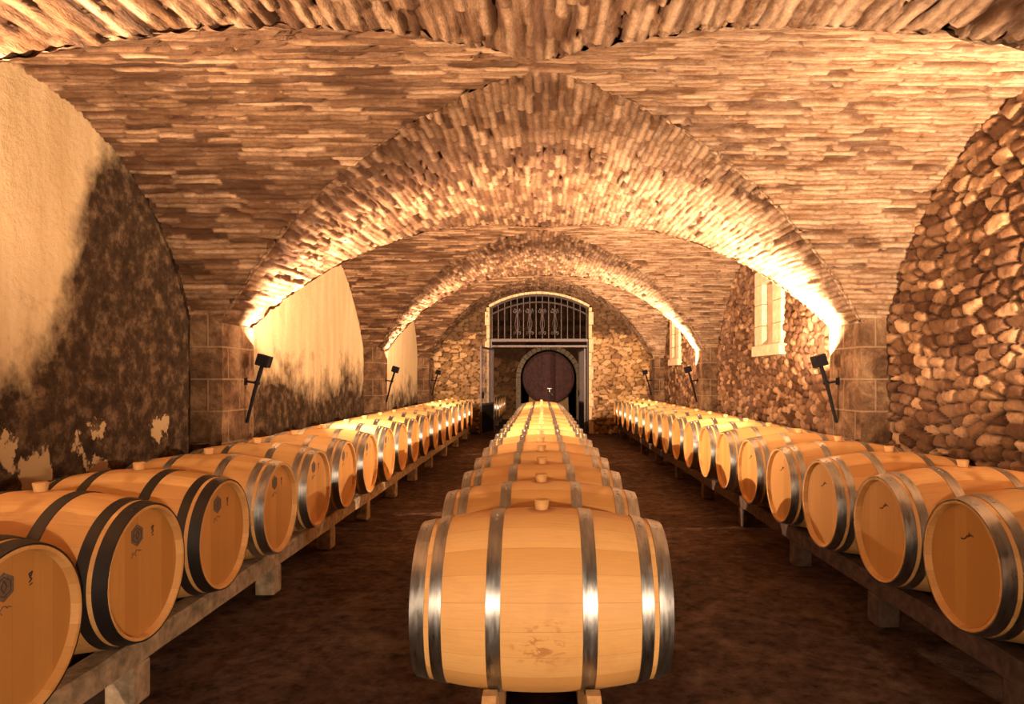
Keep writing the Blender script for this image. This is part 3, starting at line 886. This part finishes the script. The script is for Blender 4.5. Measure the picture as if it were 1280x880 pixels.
for x in bxs:
    mb = MB(); mb.tube([(x, 0, .05), (x, 0, arch_z(x) - .04 - TZ)], .014, 6); mb.build('bar', M['gate_iron'], root)
def spiral(cx, cz, r, turns, a0, sg, n=22):
    return [(cx + sg * r * (1 - .75 * t) * math.cos(a0 + turns * 2 * PI * t), 0, cz + r * (1 - .75 * t) * math.sin(a0 + turns * 2 * PI * t)) for t in [k / n for k in range(n + 1)]]
for k in range(4, 12, 2):
    xm = (bxs[k] + bxs[k - 1]) / 2 if False else (bxs[k] + bxs[k + 1]) / 2 - (bxs[1] - bxs[0]) * .5
    for sg in (-1, 1):
        mb = MB()
        mb.tube(spiral(bxs[k] + sg * .075, .80, .062, 1.1, PI * .5, sg), .010, 5)
        mb.tube([(bxs[k] + sg * .075, 0, .862), (bxs[k] + sg * .02, 0, .70), (bxs[k] + sg * .06, 0, .45), (bxs[k] + sg * .02, 0, .25)], .010, 5)
        mb.tube(spiral(bxs[k] + sg * .055, .22, .045, 1.0, -PI * .5, sg), .010, 5)
        mb.build('scroll', M['gate_iron'], root)
mb = MB()
mb.tube([(GX0 + .035, 0, .05 - TZ + .0), (GX0 + .035, 0, 0)], .03, 6); mb.tube([(GX1 - .03, 0, .05 - TZ), (GX1 - .03, 0, 0)], .03, 6)
mb.build('gate_post', M['gate_iron'], root)

def leaf(hinge_x, ang, sgn, label):
    """leaf runs from the hinge along +x*sgn, then turned"""
    W = 1.26; Ht = TZ - .25
    r = empty('gate_leaf', (hinge_x, YG - .0, .05), ang, label=label, cat='gate', group='iron gate leaves')
    s = sgn
    mb = MB()
    for (xa, xb) in ((0.0, .05), (W - .05, W)):
        mb.box((min(s * xa, s * xb), -.02, 0), (max(s * xa, s * xb), .02, Ht), bev=.004)
    for za in (0.0, .74, Ht - .05):
        mb.box((min(s * .05, s * (W - .05)), -.018, za), (max(s * .05, s * (W - .05)), .018, za + .05), bev=.004)
    mb.build('frame', M['gate_iron'], r)
    for k in range(8):
        x = s * (.05 + (W - .1) * (k + 1) / 9)
        mb = MB(); mb.tube([(x, 0, .76), (x, 0, Ht - .03)], .011, 6); mb.build('bar', M['gate_iron'], r)
    mb = MB(); mb.box((min(s * .05, s * (W - .05)), -.006, .03), (max(s * .05, s * (W - .05)), .006, .76)); mb.build('lower_panel', M['iron'], r)
    mb = MB(); mb.box((min(s * (W - .16), s * (W - .05)), -.035, .92), (max(s * (W - .16), s * (W - .05)), .035, 1.08), bev=.004); mb.build('lock', M['iron'], r)
    return r
leaf(GX0 + .10, math.radians(-100.5), 1, 'left iron gate leaf with vertical bars, swung open towards the barrels')
leaf(GX1 - .10, math.radians(-86.), -1, 'right iron gate leaf swung back into the dark room')

# ------------------------------------------------------------------ dark room past the gate
YA = 24.4
CX, CZ, CR = .25, 1.50, .90
def amask(x, z):
    return not ((x - CX) ** 2 + (z - CZ) ** 2 < 1.02 ** 2 or (abs(x - CX) < 1.02 and z < CZ))
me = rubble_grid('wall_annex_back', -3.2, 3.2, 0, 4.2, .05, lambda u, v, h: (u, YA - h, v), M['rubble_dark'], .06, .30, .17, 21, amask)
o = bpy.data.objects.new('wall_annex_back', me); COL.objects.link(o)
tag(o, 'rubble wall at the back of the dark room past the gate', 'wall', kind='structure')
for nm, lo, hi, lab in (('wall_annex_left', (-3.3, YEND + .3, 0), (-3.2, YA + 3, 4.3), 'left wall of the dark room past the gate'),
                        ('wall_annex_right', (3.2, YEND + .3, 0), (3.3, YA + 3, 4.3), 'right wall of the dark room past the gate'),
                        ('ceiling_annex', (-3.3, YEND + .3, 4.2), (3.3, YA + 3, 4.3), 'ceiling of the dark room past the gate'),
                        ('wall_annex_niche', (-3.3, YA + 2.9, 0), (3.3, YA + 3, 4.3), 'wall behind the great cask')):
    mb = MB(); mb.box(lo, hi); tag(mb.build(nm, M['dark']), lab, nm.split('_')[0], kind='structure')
mb = MB(); nst = 19
for k in range(nst):
    a0 = PI * k / nst + .01; a1 = PI * (k + 1) / nst - .01
    pol = [(CX + r * math.cos(a), CZ + r * math.sin(a)) for r, a in ((1.0, a0), (1.0, (a0 + a1) / 2), (1.0, a1), (1.17, a1), (1.17, (a0 + a1) / 2), (1.17, a0))]
    mb.prism(pol, YA - .12, YA + .35, 'y')
z = 0
while z < CZ - .01:
    h = min(.375, CZ - z)
    for s in (-1, 1):
        xa, xb = sorted((CX + s * 1.0, CX + s * 1.17)); mb.box((xa, YA - .12, z + .004), (xb, YA + .35, z + h - .004), bev=.01)
    z += h
tag(mb.build('trim_2', M['concrete']), 'stone arch around the great cask', 'trim', kind='structure')
root = empty('giant_cask', (CX, YA, 0), label='huge dark red round cask standing in the arch beyond the gate', cat='cask')
mb = MB()
prof = [(-.18 + .0, CR - .055), (-.20, CR - .03), (-.20, CR - .005)] + [(-.19 + 2.4 * k / 16, CR + .06 * math.sin(PI * k / 16)) for k in range(17)]
mb.lathe(prof, 64, 'y'); mb.build('staves', M['cask'], root, (0, 0, CZ), True, 40)
mb = MB()
nb = 11
for k in range(nb):                                          # head boards
    xa = -CR + .06 + (2 * CR - .12) * k / nb + .003; xb = -CR + .06 + (2 * CR - .12) * (k + 1) / nb - .003
    rr = CR - .055
    def zz(x): return math.sqrt(max(0, rr * rr - x * x))
    xs = np.linspace(xa, xb, 5)
    mb.prism([(x, -zz(x)) for x in xs] + [(x, zz(x)) for x in xs[::-1]], -.150 + .004 * (k % 2), -.11, 'y')
mb.build('cask_head', M['cask'], root, (0, 0, CZ))
mb = MB(); mb.box((-CR + .07, -.20, -.10), (CR - .07, -.152, .06), bev=.008); mb.build('cross_bar', M['cask'], root, (0, 0, CZ))
mb = MB(); mb.prism([(-.22, -.55), (.22, -.55), (.20, -.17), (-.20, -.17)], -.19, -.15, 'y'); hatch = mb.build('hatch', M['cask'], root, (0, 0, CZ))
mb = MB(); mb.prism([(-.13, .40), (0, .28), (.13, .40), (.10, .62), (0, .56), (-.10, .62)], -.175, -.15, 'y'); mb.build('carved_shield', M['cask'], root, (0, 0, CZ))
for t in (-.10, .35, .8):
    mb = MB(); mb.lathe([(t, CR + .035), (t + .08, CR + .045), (t + .08, CR + .02), (t, CR + .0)], 64, 'y', close=True); mb.build('hoop', M['cask_hoop'], root, (0, 0, CZ), True, 40)
mb = MB(); mb.tube([(.03, -.19, -.52), (.03, -.34, -.54), (.12, -.38, -.56), (.13, -.38, -.63)], [.035, .035, .03, .03], 10)
mb.tube([(.03, -.30, -.50), (.03, -.30, -.38)], .018, 8); mb.tube([(-.05, -.30, -.38), (.11, -.30, -.38)], .02, 8)
mb.build('tap', M['brass'], root, (0, 0, CZ))
for yy in (.1, 1.6):
    mb = MB(); mb.prism([(-.75, 0), (.75, 0), (.70, CZ - math.sqrt(max(0, (CR + .055) ** 2 - .70 ** 2)))] +
             [(x, CZ - math.sqrt((CR + .058) ** 2 - x * x)) for x in np.linspace(.6, -.6, 9)] + [(-.70, CZ - math.sqrt((CR + .055) ** 2 - .70 ** 2))], yy, yy + .2, 'y')
    mb.build('cradle', M['timber'], root)
# added bulb, out of the gateway's view, to light rubble in the dark room
lr = empty('added_fill_bulb', (-2.55, 20.2, 4.2), label='added unseen bulb lighting the dark room behind the end wall', cat='bulb')
mb = MB(); mb.tube([(0, 0, 0), (0, 0, -1.2)], .006, 6); mb.build('cord', M['iron'], lr)
mb = MB(); mb.lathe([(-1.30, .012), (-1.28, .030), (-1.25, .036), (-1.22, .026), (-1.19, .014)], 14, 'z'); mb.build('bulb', M['lens'], lr)
ld = bpy.data.lights.new('fill_bulb_light', 'POINT'); ld.energy = 5; ld.color = LAMPC; ld.shadow_soft_size = .04
lo = bpy.data.objects.new('fill_bulb_light', ld); COL.objects.link(lo); lo.parent = lr; lo.location = (0, 0, -1.40)

# ------------------------------------------------------------------ camera, world, view
cd = bpy.data.cameras.new('camera'); cam = bpy.data.objects.new('camera', cd); COL.objects.link(cam)
cam.location = (0, 0, H); cam.rotation_euler = (PI / 2, 0, 0)
cd.sensor_width = 36; cd.lens = 36 * F / 1280
cd.shift_x = -37 / 1280; cd.shift_y = 34 / 1280
cd.clip_start = .05
SC.camera = cam
w = bpy.data.worlds.new('world'); SC.world = w; w.use_nodes = True
w.node_tree.nodes['Background'].inputs[0].default_value = (0, 0, 0, 1)
SC.view_settings.view_transform = 'Standard'; SC.view_settings.look = 'None'
SC.view_settings.exposure = 0.; SC.view_settings.gamma = 1.; SC.view_settings.use_curve_mapping = False
